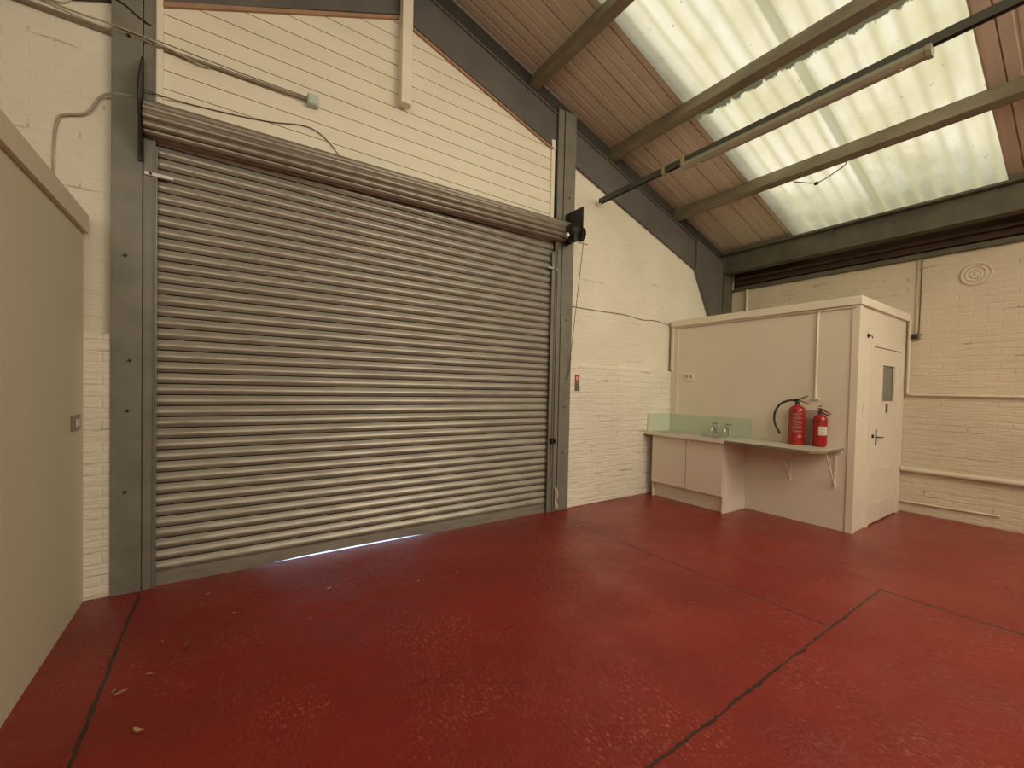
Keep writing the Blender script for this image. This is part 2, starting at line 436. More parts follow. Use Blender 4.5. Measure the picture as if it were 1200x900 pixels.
def beam(name, x0, x1, up, lo, label):
    t = thing(name, (x0, D, lo(x0)), label, 'rafter')
    f = .05
    poly = lambda a, b_: [(x0, a(x0)), (x1, a(x1)), (x1, b_(x1)), (x0, b_(x0))]
    obj('web', MB().prism(poly(lambda x: up(x) - .01, lambda x: lo(x) + .01), 1, D + .024, D + .048), M['rafter'], t)
    obj('flange', MB().prism(poly(up, lambda x: up(x) - .022), 1, D + .004, D + .03), M['rafter'], t)
    obj('flange', MB().prism(poly(lambda x: lo(x) + .03, lo), 1, D + .008, D + .03), M['rafter'], t)
    return t
lo_r = lambda x: 5.541 - .3107 * x
up_r = lambda x: 5.945 - .297 * x
rf = beam('rafter', 1.40, 6.36, up_r, lo_r, 'grey steel rafter sloping down to the right over the boards')
hp = [(6.36, up_r(6.36)), (7.16, up_r(7.16)), (7.16, 2.70), (6.90, 2.70), (6.36, lo_r(6.36))]
obj('haunch', MB().prism(hp, 1, D - .012, D + .045), M['rafter'], rf)
beam('rafter', -4.0, 1.40, lambda x: 4.49 + .47 * x + .42, lambda x: 4.49 + .465 * x, 'grey steel rafter climbing from the left to the apex')
t = thing('corner_column', (7.2, D, 0), 'dark grey steel column in the corner behind the cubicle', 'column')
obj('flange', MB().box(6.90, 6.92, D - .012, D + .045, 0, 2.70), M['rafter'], t)
obj('web', MB().box(6.92, 7.16, D + .005, D + .045, 0, 2.70), M['rafter'], t)
obj('rear_flange', MB().box(7.17, 7.46, D - .03, D + .03, 0, 3.92), M['eaves'], t)

# purlins (Z sections) along the roof, sitting on the rafter
def purlin(x, label, y0=BACK, y1=4.07):
    u = Vector((1, 0, -.297)).normalized(); v = Vector((-.297, 0, -1)).normalized()   # along slope, away from sheet
    u = Vector((u.x, u.z)); v = Vector((v.x, v.z)); o = Vector((x, zr(x)))
    def q(a, b_): p = o + u * a + v * b_; return (p.x, p.y)
    poly = [q(-.012, 0), q(.012, 0), q(.012, .118), q(.088, .118), q(.088, .088), q(.10, .088), q(.10, .155), q(.06, .165), q(-.012, .165)]
    o_ = obj('purlin', MB().prism(poly, 1, y0, y1), M['purlin'], origin=(x, 0, zr(x) - .17))
    return tag(o_, label, 'purlin', 'purlins under the roof')
purlin(1.62, 'grey roof purlin nearest the ridge')
purlin(2.98, 'grey roof purlin crossing the brown sheets, highest one in view')
purlin(4.33, 'grey roof purlin above the long light fitting')
purlin(5.83, 'grey roof purlin below the long light fitting, with a hanging wire')
# eaves beam along the right wall
t = thing('eaves_beam', (7.2, 0, 3.6), 'dark steel eaves beam running along the foot of the roof', 'beam')
obj('web', MB().box(7.20, 7.225, BACK, 4.0, 3.64, 3.92), M['eaves'], t)
obj('flange', MB().prism([(7.10, 3.925), (7.36, 3.925), (7.36, 3.955), (7.10, 3.955)], 1, BACK, 4.0), M['eaves'], t)
obj('flange', MB().box(7.15, 7.33, BACK, 4.0, 3.615, 3.64), M['eaves'], t)
t = tag(obj('roof_rail', MB().box(7.60, 7.66, BACK, 4.0, 3.47, 3.51), M['rust'], origin=(7.63, 0, 3.47)), 'rusty rail just above the right wall top', 'rail', 'rusty rails in the eaves recess')
t = tag(obj('roof_rail', MB().box(7.56, 7.62, BACK, 4.0, 3.56, 3.60), M['rust'], origin=(7.59, 0, 3.56)), 'rusty rail just beneath the dark eaves beam', 'rail', 'rusty rails in the eaves recess')
tag(obj('wall_plate', MB().box(7.50, 7.66, BACK, 4.0, 3.362, 3.42), M['eaves'], origin=(7.6, 0, 3.362)), 'dark wall plate lying on top of the right brick wall', 'beam')

# white boxed post at the apex
t = obj('hanging_post', MB().box(1.352, 1.452, 3.93, 4.012, 4.235, 5.45, .004), M['board'])
tag(t, 'white painted timber post hanging down at the apex', 'post')

# ------------------------------------------------------------------ roller shutter
t = thing('roller_shutter', (1.45, 4.06, 0), 'closed grey metal roller shutter filling the doorway', 'shutter')
p = .0836; YS = 4.075; prof = []
nl = 40
for i in range(nl):
    z0 = .095 + i * p
    for s_, dy in ((.0, .018), (.085, .018), (.09, -.003), (.18, -.010), (.29, -.019), (.40, -.0235), (.52, -.0225), (.66, -.0185), (.80, -.012), (.91, -.006), (.985, -.001), (.99, .018)):
        prof.append((YS + dy, z0 + s_ * p))
mb = MB()
mb.sheet(prof, lambda q: (-.452, q[0], q[1]), lambda q: (3.352, q[0], q[1]))
for i, f_ in enumerate(mb.bm.faces):       # the hooked joint between two laths is a black slot
    if i % 12 in (0, 10, 11): f_.material_index = 1
cur = obj('curtain', mb, M['lath'], t, True); cur.data.materials.append(M['slot'])
# bottom bar: lifted a little off the floor along its left middle, where daylight shows
xs = [-.45, .1, .3, .55, 1.0, 1.5, 1.8, 2.0, 3.35]; zb = [-.002, -.002, .008, .020, .023, .019, .005, -.002, -.002]
mb = MB()
for y0, y1, h in ((YS - .018, YS + .006, .101), (YS - .030, YS - .020, .040)):
    rows = []
    for x, z in zip(xs, zb):
        rows.append([mb.bm.verts.new(v) for v in ((x, y0, z), (x, y0, h), (x, y1, h), (x, y1, z))])
    for a, b_ in zip(rows, rows[1:]):
        for k in range(4): mb.bm.faces.new((a[k], a[(k + 1) % 4], b_[(k + 1) % 4], b_[k]))
    mb.bm.faces.new(rows[0]); mb.bm.faces.new(rows[-1][::-1])
obj('bottom_bar', mb, M['bar'], t)
# barrel with the rolled laths around it
cy, cz, r0 = 3.985, 3.455, .112
ring = []; nb = 12
for i in range(nb):
    for s_, d in ((0, -.004), (.08, .004), (.2, .010), (.4, .015), (.6, .014), (.78, .007), (.9, -.002)):
        a = 2 * PI * (i + s_) / nb; rr = r0 + d
        ring.append((cy + rr * math.cos(a), cz + rr * math.sin(a)))
mb = MB()
mb.sheet(ring + ring[:1], lambda q: (-.492, q[0], q[1] - .05), lambda q: (3.492, q[0], q[1] + .045))
mb.prism([(cy + .1 * math.cos(k), cz - .03 + .1 * math.sin(k)) for k in range(6)], 0, -.491, -.40)
obj('barrel', mb, M['barrel'], t, True)
mb = MB()   # run of laths from curtain up to the barrel
# guide rails
for sx, x0, x1 in ((-1, -.497, -.425), (1, 3.305, 3.378)):
    inner = x1 if sx < 0 else x0
    g = MB().box(x0, x1, 4.018, 4.024, 0, 3.24).box(x0, x1, 4.086, 4.09, 0, 3.24)
    e = x0 if sx < 0 else x1
    g.box(min(e, e + .004 * -sx), max(e, e + .004 * -sx), 4.024, 4.086, 0, 3.24)
    g.box(*((inner - .006, inner) if sx < 0 else (inner, inner + .006)), 4.010, 4.018, 0, 3.24)
    go = obj('guide_rail', g, M['guide'], t)
    # bright fixing strap across guide and curtain
    s0, s1 = (-.497, -.335) if sx < 0 else (3.25, 3.40)
    obj('strap', MB().box(s0, s1, 4.003, 4.010, 3.02, 3.045, .002), M['zinc'], go)
    b_ = MB(); bolts(b_, [((x0 + x1) / 2, 4.003, 3.032)], .008)
    obj('bolt_head', b_, M['bolt'], go)
obj('guide_angle', MB().box(3.384, 3.392, 4.0, 4.03, 0, 3.3).box(3.392, 3.412, 4.02, 4.026, 0, 3.3), M['guide'], t)
# end plates
obj('end_plate', MB().box(3.494, 3.502, 3.685, 4.02, 3.335, 3.725, .002), M['dark_metal'], t)
obj('end_plate', MB().prism([(3.74, 3.42), (3.80, 3.60), (3.93, 3.80), (4.0, 3.82), (4.0, 3.10), (3.88, 3.2)], 0, -.506, -.498), M['dark_metal'], t)
obj('end_plate_angle', MB().box(-.530, -.507, 3.985, 4.0, 3.10, 3.66), M['dark_metal'], t)
gb = obj('gearbox', MB().lathe([(.03, -.11), (.06, -.105), (.075, -.09), (.082, -.03), (.10, -.015), (.10, .0)], (3.494, 3.82, 3.46), axis=0, n=20)
         .box(3.42, 3.494, 3.75, 3.86, 3.33, 3.42, .008), M['dark_metal'], t, True)
obj('chain_wheel', MB().lathe([(.055, -.012), (.085, -.012), (.07, 0), (.085, .012), (.055, .012)], (3.538, 3.77, 3.42), axis=0, n=24), M['dark_metal'], gb)
obj('chain_guide', MB().box(3.45, 3.60, 3.70, 3.72, 3.29, 3.302, .002), M['zinc'], gb)
obj('end_cap', MB().lathe([(.012, -.03), (.032, -.022), (.038, 0)], (3.35, 3.80, 3.38), axis=0, n=16), M['zinc'], gb, True)
# hand chain: links drawn as a beaded strand, one loop
def chain(pts, r):
    out = []; rr = []
    sp_ = smooth_path(pts, 60)
    for i, q in enumerate(sp_): out.append(q); rr.append(r * (1.0 if i % 2 else .45))
    return out, rr
a, rr = chain([(3.545, 3.72, 3.38), (3.545, 3.74, 3.2), (3.57, 3.86, 2.5), (3.60, 3.965, 1.95), (3.59, 3.99, 1.7)], .0055)
obj('hand_chain', MB().tube(a, rr, 6), M['bolt'], t)
obj('side_lock', MB().box(3.335, 3.40, 3.975, 4.012, .865, .93, .006).box(3.36, 3.378, 3.95, 3.975, .885, .905), M['dark_metal'], t)
mb = MB().box(3.418, 3.446, 3.985, 3.998, .03, .30, .003).tube([(3.432, 3.985, .28), (3.432, 3.955, .26), (3.432, 3.955, .18), (3.432, 3.985, .16)], .007, 8).tube([(3.432, 3.985, .12), (3.432, 3.955, .10), (3.432, 3.955, .05), (3.432, 3.985, .04)], .007, 8)
obj('chain_cleat', mb, M['label'], t)

# ------------------------------------------------------------------ cubicle
t = thing('cubicle', (6.6, 2.8, 0), 'cream boxed in cubicle room standing in the far corner', 'cubicle')
obj('side_wall', MB().box(XC, XC + .06, YC + .001, 4.028, 0, HC), M['white'], t)
dw = MB(); Y0, Y1 = YC, YC + .07
dw.box(XC + .06, 6.18, Y0, Y1, 0, HC); dw.box(6.18, 7.43, Y0, Y1, 2.18, HC); dw.box(7.43, XR - .002, Y0, Y1, 0, HC)
obj('door_wall', dw, M['white'], t)
obj('corner_trim', MB().box(XC - .012, XC + .085, YC - .012, YC - .001, 0, HC).box(XC - .012, XC - .001, YC - .001, YC + .055, 0, HC), M['white'], t)
obj('roof_trim', MB().box(XC - .035, XR - .002, YC - .035, 4.028, HC, HC + .095, .008), M['board'], t)
obj('edge_strip', MB().box(XC - .018, XC, 3.985, 4.028, 1.88, HC).box(XC - .008, XC, 3.9, 3.93, 1.2, HC), M['white'], t)
# door
d = obj('door_1', MB().box(6.18, 6.262, YC - .018, YC + .07, 0, 2.185, .004).box(7.345, 7.43, YC - .018, YC + .07, 0, 2.185, .004).box(6.262, 7.345, YC - .018, YC + .07, 2.125, 2.185, .004), M['white'], origin=(6.8, YC, 0))
d['kind'] = 'structure'; d['label'] = 'white painted cubicle door with a small glazed panel'; d['category'] = 'door'
wx0, wx1, wz0, wz1 = 6.60, 7.08, 1.475, 1.925
L = MB(); a, b_ = YC - .006, YC + .034
L.box(6.268, wx0, a, b_, .012, 2.118); L.box(wx1, 7.340, a, b_, .012, 2.118); L.box(wx0, wx1, a, b_, .012, wz0); L.box(wx0, wx1, a, b_, wz1, 2.118)
leaf = obj('door_leaf', L, M['white'], d)
fr = MB(); q = YC - .016
fr.box(wx0 - .035, wx0 + .008, q, YC + .0, wz0 - .03, wz1 + .03); fr.box(wx1 - .008, wx1 + .035, q, YC, wz0 - .03, wz1 + .03)
fr.box(wx0 + .008, wx1 - .008, q, YC, wz0 - .03, wz0 + .006); fr.box(wx0 + .008, wx1 - .008, q, YC, wz1 - .006, wz1 + .03)
obj('pane_frame', fr, M['white'], leaf)
obj('pane', MB().box(wx0 + .002, wx1 - .002, YC + .008, YC + .016, wz0, wz1), M['glass'], leaf)
obj('kick_strip', MB().box(6.30, 7.30, YC - .010, YC - .006, .64, .655).box(6.30, 7.30, YC - .010, YC - .006, .24, .252), M['white'], leaf)
obj('handle', MB().box(6.445, 6.475, YC - .014, YC - .006, .95, 1.14, .003).tube([(6.46, YC - .01, 1.05), (6.46, YC - .05, 1.05), (6.49, YC - .055, 1.05), (6.57, YC - .053, 1.047)], .007, 8), M['dark_metal'], leaf)
obj('lock', MB().lathe([(.022, -.004), (.022, -.016), (.014, -.022)], (6.335, YC, 1.065), axis=1, n=16), M['dark_metal'], leaf)
sg = obj('door_sign', MB().box(6.785, 6.865, YC - .0095, YC - .006, 1.335, 1.455), plain('small grey sign', (.30, .25, .19), .5), leaf)
obj('sign_pictogram', MB().box(6.795, 6.855, YC - .0115, YC - .0095, 1.40, 1.448).box(6.795, 6.855, YC - .0115, YC - .0095, 1.342, 1.388), M['bolt'], leaf)
# ceiling and lining inside so the glass looks into a room
# switch plates
def plate(name, x0, x1, z0, z1, y, label, cat, mat, rocker=None, nsw=1):
    tt = thing(name, ((x0 + x1) / 2, y, z0), label, cat)
    obj('face_plate', MB().box(x0, x1, y - .011, y, z0, z1, .003), mat, tt)
    for i in range(nsw):
        h = (z1 - z0) / nsw
        obj('rocker', MB().box(x0 + .022, x1 - .022, y - .017, y - .011, z0 + h * i + h * .28, z0 + h * i + h * .72, .002), rocker or mat, tt)
plate('light_switch', 5.985, 6.075, 1.305, 1.46, YC, 'white double light switch plate beside the cubicle door', 'switch', M['white'], M['pale'], 2)
tt = thing('coat_hook', (6.08, YC, 2.2), 'small dark hook fixed above and left of the cubicle door', 'hook')
obj('hook', MB().lathe([(.024, 0), (.024, -.012), (.012, -.016)], (6.08, YC, 2.235), axis=1, n=14).tube([(6.08, YC - .01, 2.235), (6.08, YC - .04, 2.225), (6.08, YC - .045, 2.20)], .006, 6), M['dark_metal'], tt)
obj('wall_plug', MB().lathe([(.014, 0), (.012, -.006)], (6.07, YC, 2.31), axis=1, n=12), M['label'], tt)
# socket on cubicle side wall
tt = thing('wall_socket', (XC, 3.70, 1.70), 'small white wall socket above the green splashback', 'socket')
obj('face_plate', MB().box(XC - .012, XC, 3.635, 3.785, 1.705, 1.83, .003), M['pale'], tt)
for y in (3.675, 3.745): obj('rocker', MB().box(XC - .0145, XC - .0118, y - .012, y + .012, 1.755, 1.795), M['conduit'], tt)
# switch on left partition
tt = thing('light_switch', (XL, 3.82, 1.2), 'satin metal switch plate on the left partition wall', 'switch')
obj('face_plate', MB().box(XL, XL + .010, 3.735, 3.915, 1.205, 1.305, .003), M['silver_plate'], tt)
obj('rocker', MB().box(XL + .010, XL + .016, 3.80, 3.87, 1.23, 1.28, .002), M['label'], tt)

# ------------------------------------------------------------------ kitchen unit and worktop
WT = .945
t = thing('base_cabinet', (5.5, 3.38, 0), 'pale two door sink base cabinet standing in the corner', 'cabinet')
ca = MB().box(5.235, XC - .002, 2.842, 2.860, .0, .905); ca.box(5.235, XC - .002, 3.895, 3.913, 0, .905); ca.box(5.235, XC - .002, 2.86, 3.895, .20, .218)
obj('carcass', ca, M['pale'], t)
obj('plinth', MB().box(5.29, 5.308, 2.862, 3.893, 0, .195), M['pale'], t)
obj('end_panel_strip', MB().box(5.29, XC - .004, 2.832, 2.842, 0, .20), M['pale'], t)
d1 = obj('door', MB().box(5.210, 5.230, 2.845, 3.357, .215, .900, .003), M['pale'], t)
obj('knob', MB().lathe([(.006, 0), (.006, -.012), (.015, -.018), (.013, -.026)], (5.210, 3.29, .855), axis=0, n=14), M['chrome'], d1, True)
obj('door', MB().box(5.210, 5.230, 3.367, 3.908, .215, .900, .003), M['pale'], t)
# sink top
t = thing('sink_top', (5.47, 3.4, WT), 'stainless sink top with a rolled pale front edge', 'sink')
s = MB()
sx0, sx1, sy0, sy1 = 5.155, XC - .004, 2.80, 4.026
bx0, bx1, by0, by1 = 5.28, 5.62, 2.98, 3.40
s.box(sx0, bx0, sy0, sy1, WT - .035, WT); s.box(bx1, sx1, sy0, sy1, WT - .035, WT); s.box(bx0, bx1, sy0, by0, WT - .035, WT); s.box(bx0, bx1, by1, sy1, WT - .035, WT)
obj('top', s, M['worktop'], t)
bb = MB().box(bx0, bx1, by0, by1, WT - .17, WT - .165); e = .006
bb.box(bx0 + .001, bx0 + e, by0 + e, by1 - e, WT - .165, WT + .003).box(bx1 - e, bx1 - .001, by0 + e, by1 - e, WT - .165, WT + .003).box(bx0 + .001, bx1 - .001, by0 + .001, by0 + e, WT - .165, WT + .003).box(bx0 + .001, bx1 - .001, by1 - e, by1 - .001, WT - .165, WT + .003)
bb.box(bx0 - .06, bx1 + .05, by0 - .05, by0 - e, WT, WT + .004).box(bx0 - .06, bx0 - e, by0 - .05, by1 + .5, WT, WT + .004).box(bx1 + e, bx1 + .10, by0 - .05, by1 + .5, WT, WT + .004)
obj('bowl', bb, M['steel_sink'], t)
dr = MB().box(bx0 - e, bx1 + e, by1 + e, by1 + .5, WT, WT + .002)
for i in range(7): dr.box(bx0 + .02 + i * .045, bx0 + .035 + i * .045, by1 + .04, by1 + .46, WT + .002, WT + .006)
obj('drainer', dr, M['steel_sink'], t)
obj('front_edge', MB().box(sx0 - .006, sx0, sy0, sy1, WT - .04, WT + .002, .002), M['pale'], t)
# splashback
t = thing('splashback', (5.7, 3.4, WT), 'pale green laminate splashback behind the sink', 'splashback')
obj('back_panel', MB().box(XC - .015, XC - .001, 2.765, 4.012, WT, 1.205), M['green'], t)
obj('return_panel', MB().box(5.235, XC - .015, 4.013, 4.028, WT, 1.205), M['green'], t)
# taps
def tap(y, label):
    x = 5.690
    tt = thing('tap', (x, y, WT + .004), label, 'tap', 'chrome pillar taps at the sink')
    obj('body', MB().lathe([(.026, 0), (.026, .008), (.015, .014), (.014, .075), (.019, .085), (.019, .115), (.012, .122)], (x, y, WT + .004), n=18), M['chrome'], tt, True)
    obj('spout', MB().tube(smooth_path([(x, y, WT + .085), (x - .045, y, WT + .108), (x - .09, y, WT + .098), (x - .105, y, WT + .065)], 4), [.012] * 10 + [.010] * 3, 10), M['chrome'], tt, True)
    h_ = MB().lathe([(.012, .122), (.010, .150), (.016, .156), (.016, .168), (.008, .172)], (x, y, WT + .004), n=14)
    h_.tube([(x - .038, y - .012, WT + .166), (x + .038, y + .012, WT + .166)], .0075, 8).tube([(x - .012, y + .038, WT + .166), (x + .012, y - .038, WT + .166)], .0075, 8)
    obj('handle', h_, M['chrome'], tt, True)
tap(3.225, 'chrome pillar tap farther from the fire extinguishers')
tap(3.035, 'chrome pillar tap nearer the fire extinguishers')
# worktop
t = thing('worktop', (5.45, 2.25, WT), 'grey green laminate worktop shelf beside the sink carrying the extinguishers', 'worktop')
yb, ye = 1.775, 2.798
obj('top', MB().prism([(XC - .002, ye), (5.155, ye), (5.13, yb + .10), (5.20, yb + .015), (5.26, yb), (XC - .002, yb)], 2, WT - .022, WT), M['worktop'], t)
obj('edge_lipping', MB().prism([(5.155, ye), (5.13, yb + .10), (5.20, yb + .015), (5.26, yb), (XC - .002, yb), (XC - .002, yb - .006), (5.258, yb - .006), (5.195, yb + .009), (5.122, yb + .097), (5.147, ye)], 2, WT - .026, WT - .002), M['purlin'], t)
obj('wall_batten', MB().box(XC - .03, XC - .002, yb + .01, ye - .02, WT - .062, WT - .023), M['white'], t)
for y in (1.84, 2.30):
    b_ = MB().box(XC - .008, XC - .002, y - .012, y + .012, .47, WT - .023).box(5.42, XC - .008, y - .012, y + .012, WT - .030, WT - .023)
    b_.tube([(XC - .008, y, .50), (5.47, y, WT - .034)], .008, 6)
    obj('bracket', b_, M['board'], t)

# ------------------------------------------------------------------ fire extinguishers
def rot_label(mb, c, r, a0, a1, z0, z1, n=10):
    for i in range(n):
        A = a0 + (a1 - a0) * i / n; B = a0 + (a1 - a0) * (i + 1) / n
        vs = [mb.bm.verts.new((c[0] + r * math.cos(q_), c[1] + r * math.sin(q_), zz)) for q_, zz in ((A, z0), (B, z0), (B, z1), (A, z1))]
        mb.bm.faces.new(vs)
    return mb
view = math.atan2(-2.2, -5.66)
c = (5.66, 2.203, WT)
t = thing('fire_extinguisher', c, 'taller red fire extinguisher with a black hose curving off its left', 'fire extinguisher')
obj('cylinder', MB().lathe([(.080, 0), (.088, .004), (.088, .085), (.085, .09), (.085, .40), (.079, .43), (.055, .455), (.026, .466), (.024, .485)], c, n=36), M['red'], t, True)
obj('foot_ring', MB().lathe([(.089, .0), (.091, .002), (.091, .088), (.089, .09)], c, n=36), M['red'], t, True)
lb = rot_label(MB(), c, .0858, view - .75, view + .75, WT + .12, WT + .385)
lbo = obj('label', lb, M['red_dark'], t)
tx = MB(); z = WT + .37; k = 0
while z > WT + .14:
    wv = random.uniform(.25, .62) if k % 4 else .66
    hgt = .004 if k % 4 else .009
    rot_label(tx, c, .0866, view - .6, view - .6 + wv * 1.8, z - hgt, z, 8); z -= hgt + .0075; k += 1
obj('small_print', tx, plain('faded print', (.52, .22, .18), .5), lbo)
v = obj('valve', MB().lathe([(.026, .482), (.026, .50), (.017, .505), (.017, .545), (.010, .55)], c, n=18), M['bolt'], t, True)
hx, hy, hz = c[0], c[1], WT
obj('lever', MB().prism([(hy + .03, hz + .545), (hy - .02, hz + .548), (hy - .105, hz + .585), (hy - .108, hz + .577), (hy - .02, hz + .534), (hy + .03, hz + .534)], 0, hx - .011, hx + .011), M['dark_metal'], v)
obj('carry_handle', MB().prism([(hy + .02, hz + .528), (hy - .03, hz + .528), (hy - .112, hz + .498), (hy - .108, hz + .49), (hy - .03, hz + .516), (hy + .02, hz + .516)], 0, hx - .011, hx + .011), M['red_dark'], v)
hp_ = smooth_path([(hx - .01, hy + .015, hz + .52), (hx - .02, hy + .07, hz + .525), (hx - .04, hy + .17, hz + .475), (hx - .05, hy + .225, hz + .36), (hx - .05, hy + .222, hz + .24), (hx - .045, hy + .175, hz + .14)], 6)
hz_o = obj('hose', MB().tube(hp_, .0125, 10), M['rubber'], t, True)
obj('nozzle', MB().tube([hp_[-1], hp_[-1] + Vector((0, -.012, -.028))], [.015, .017], 10), M['bolt'], hz_o)

c = (5.675, 1.968, WT)
t = thing('fire_extinguisher', c, 'shorter red fire extinguisher with a white label, nearest the cubicle corner', 'fire extinguisher')
obj('cylinder', MB().lathe([(.052, 0), (.068, .012), (.070, .03), (.070, .30), (.064, .335), (.045, .362), (.024, .372), (.022, .385)], c, n=36), M['red'], t, True)
lb = rot_label(MB(), c, .0708, view - .25, view + 1.1, WT + .135, WT + .235)
lbo = obj('label', lb, M['label'], t)
tx = MB()
for zz in (.225, .205, .18, .165, .15): rot_label(tx, c, .0715, view - .1, view + .8, WT + zz - .006, WT + zz)
obj('small_print', tx, M['conduit'], lbo)
obj('red_band', rot_label(MB(), c, .0710, view - .9, view + 1.1, WT + .285, WT + .305), M['red_dark'], t)
v = obj('valve', MB().lathe([(.024, .38), (.024, .40), (.015, .405), (.015, .435), (.010, .44)], c, n=18), M['bolt'], t, True)
hx, hy, hz = c[0], c[1], WT
obj('lever', MB().prism([(hy + .03, hz + .445), (hy, hz + .446), (hy - .10, hz + .385), (hy - .10, hz + .375), (hy, hz + .428), (hy + .03, hz + .43)], 0, hx - .012, hx + .012), M['red_dark'], v)
obj('carry_handle', MB().prism([(hy + .025, hz + .405), (hy, hz + .408), (hy - .09, hz + .362), (hy - .088, hz + .352), (hy, hz + .394), (hy + .025, hz + .393)], 0, hx - .011, hx + .011), M['dark_metal'], v)
obj('gauge', MB().lathe([(.014, .0), (.014, .012)], (c[0] - .02, c[1] + .0, WT + .46), axis=2, n=14), M['bolt'], v)
# pipe casing on the cubicle wall behind them
tag(obj('pipe_casing', MB().box(XC - .018, XC - .001, 2.085, 2.16, WT + .001, WT + .30, .003).box(XC - .024, XC - .001, 1.99, 2.165, WT + .30, WT + .42, .003), plain('beige grey casing', (.50, .43, .33), .5)), 'pale grey casing on the wall between the two extinguishers', 'casing')

# ------------------------------------------------------------------ pipes, cables, fittings
def run(name, pts, r, mat, label, cat, group=None, sm=0, n=8):
    if sm: pts = smooth_path(pts, sm)
    return tag(obj(name, MB().tube(pts, r, n), mat, smooth=True), label, cat, group)
run('conduit', [(-1.6, 4.045, 3.957), (-.70, 4.035, 3.955), (-.64, 4.005, 3.957), (-.50, 4.005, 3.962), (-.41, 4.03, 3.966), (.56, 4.035, 3.985)], .011, M['conduit'], 'thin grey conduit crossing the left post to the pale box', 'conduit')
run('cable', [(-1.5, 4.04, 4.08), (-.95, 4.045, 4.01), (-.68, 4.0, 3.985), (-.45, 3.995, 3.975), (-.2, 4.03, 3.95), (-.42 + .3, 4.03, 3.955)], .006, M['cable'], 'loose thin cable running just above the grey conduit', 'cable', sm=4)
run('cable', [(-.43, 4.0, 3.99), (.1, 4.03, 4.0), (.55, 4.04, 4.01)], .0035, M['wire'], 'fine dark wire above the conduit across the boards', 'cable', sm=4)
tt = thing('junction_box', (.60, 4.0, 3.93), 'small pale square junction box on the cream boards', 'junction box')
obj('box', MB().box(.555, .645, 3.985, 4.054, 3.935, 4.025, .012), M['box_blue'], tt)
obj('lid', MB().box(.562, .638, 3.978, 3.985, 3.942, 4.018, .003), M['box_blue'], tt)
run('cable', [(-.965, 4.068, 2.66), (-.96, 4.068, 3.1), (-.94, 4.062, 3.27), (-.90, 4.05, 3.31), (-.80, 4.05, 3.36), (-.73, 4.04, 3.49), (-.66, 4.01, 3.525), (-.55, 4.0, 3.54)], .008, M['cable'], 'pale cable rising up the left brick wall to the post', 'cable', sm=5)
run('cable', [(-.70, 4.06, 4.17), (-.675, 4.0, 4.17), (-.60, 4.0, 4.15), (-.52, 4.0, 4.10), (-.44, 4.03, 4.09)], .006, M['rubber'], 'black cord looped around the upper left post', 'cable', sm=5)
run('cable', [(-.50, 3.98, 3.60), (-.3, 4.04, 3.63), (0, 4.045, 3.66), (.28, 4.045, 3.70), (.5, 4.045, 3.755), (.62, 4.045, 3.755), (.74, 4.045, 3.69), (.84, 4.04, 3.58)], .004, M['wire'], 'fine wire looping along the shutter head on the boards', 'cable', sm=6)
run('cable', [(3.66, 4.068, 2.62), (4.2, 4.068, 2.62), (4.7, 4.068, 2.63), (5.1, 4.068, 2.60), (5.4, 4.068, 2.62), (5.76, 4.068, 2.585)], .004, M['wire'], 'fine dark wire sagging across the brick wall to the cubicle', 'cable', sm=6)
tag(obj('vent_cover', MB().lathe([(.085, 0), (.085, -.02), (.07, -.022), (.066, -.012), (.05, -.012), (.046, -.022), (.02, -.022)], (-.955, 4.072, 4.12), axis=1, n=28), M['plaster_edge'], smooth=True), 'round vent cover high on the left brick wall', 'vent')
run('water_pipe', [(XR - .03, YC - .04, HC + .02), (XR - .03, YC - .04, 1.60), (XR - .03, YC - .055, 1.575), (XR - .03, YC - .10, 1.57), (XR - .03, BACK + .1, 1.57)], .017, M['plaster_edge'], 'painted pipe dropping beside the door then running along the wall', 'pipe', n=10)
run('water_pipe', [(XR - .04, YC - .01, .575), (XR - .04, BACK + .1, .575)], .034, M['plaster_edge'], 'thick painted pipe along the right wall at knee height', 'pipe', n=12)
run('water_pipe', [(XR - .02, YC - .01, .135), (XR - .02, .78, .155)], .013, M['plaster_edge'], 'short thin painted pipe just above the floor at the right wall', 'pipe', n=10)
run('cable', [(XR - .008, 1.585, 3.36), (XR - .008, 1.59, 2.38)], .006, M['cable'], 'left one of two painted cables dropping to the round switch', 'cable')
run('cable', [(XR - .008, 1.545, 3.36), (XR - .008, 1.55, 2.38)], .005, M['wire'], 'right one of two cables dropping to the round switch', 'cable')
tt = thing('pull_switch', (XR, 1.57, 2.3), 'small dark round switch on the right wall under two cables', 'switch')
obj('back_box', MB().box(XR - .035, XR, 1.535, 1.625, 2.295, 2.385, .006), M['silver_plate'], tt)
obj('dial', MB().lathe([(.032, 0), (.030, -.02), (.014, -.024)], (XR - .035, 1.585, 2.34), axis=0, n=18), M['bolt'], tt)
tag(obj('wall_rose', MB().lathe([(.14, 0), (.14, -.01), (.125, -.016), (.115, -.006), (.098, -.006), (.088, -.016), (.075, -.006), (.058, -.006), (.048, -.018), (.03, -.01), (.012, -.02)], (XR, 1.06, 3.06), axis=0, n=40), M['wall_side'], smooth=True), 'round ringed plate painted over high on the right wall', 'plate')
run('overflow_pipe', [(XR - .03, 3.775, HC + .10), (XR - .03, 3.775, 3.40)], .022, M['plaster_edge'], 'short upright white pipe behind the cubicle roof', 'pipe', n=12)
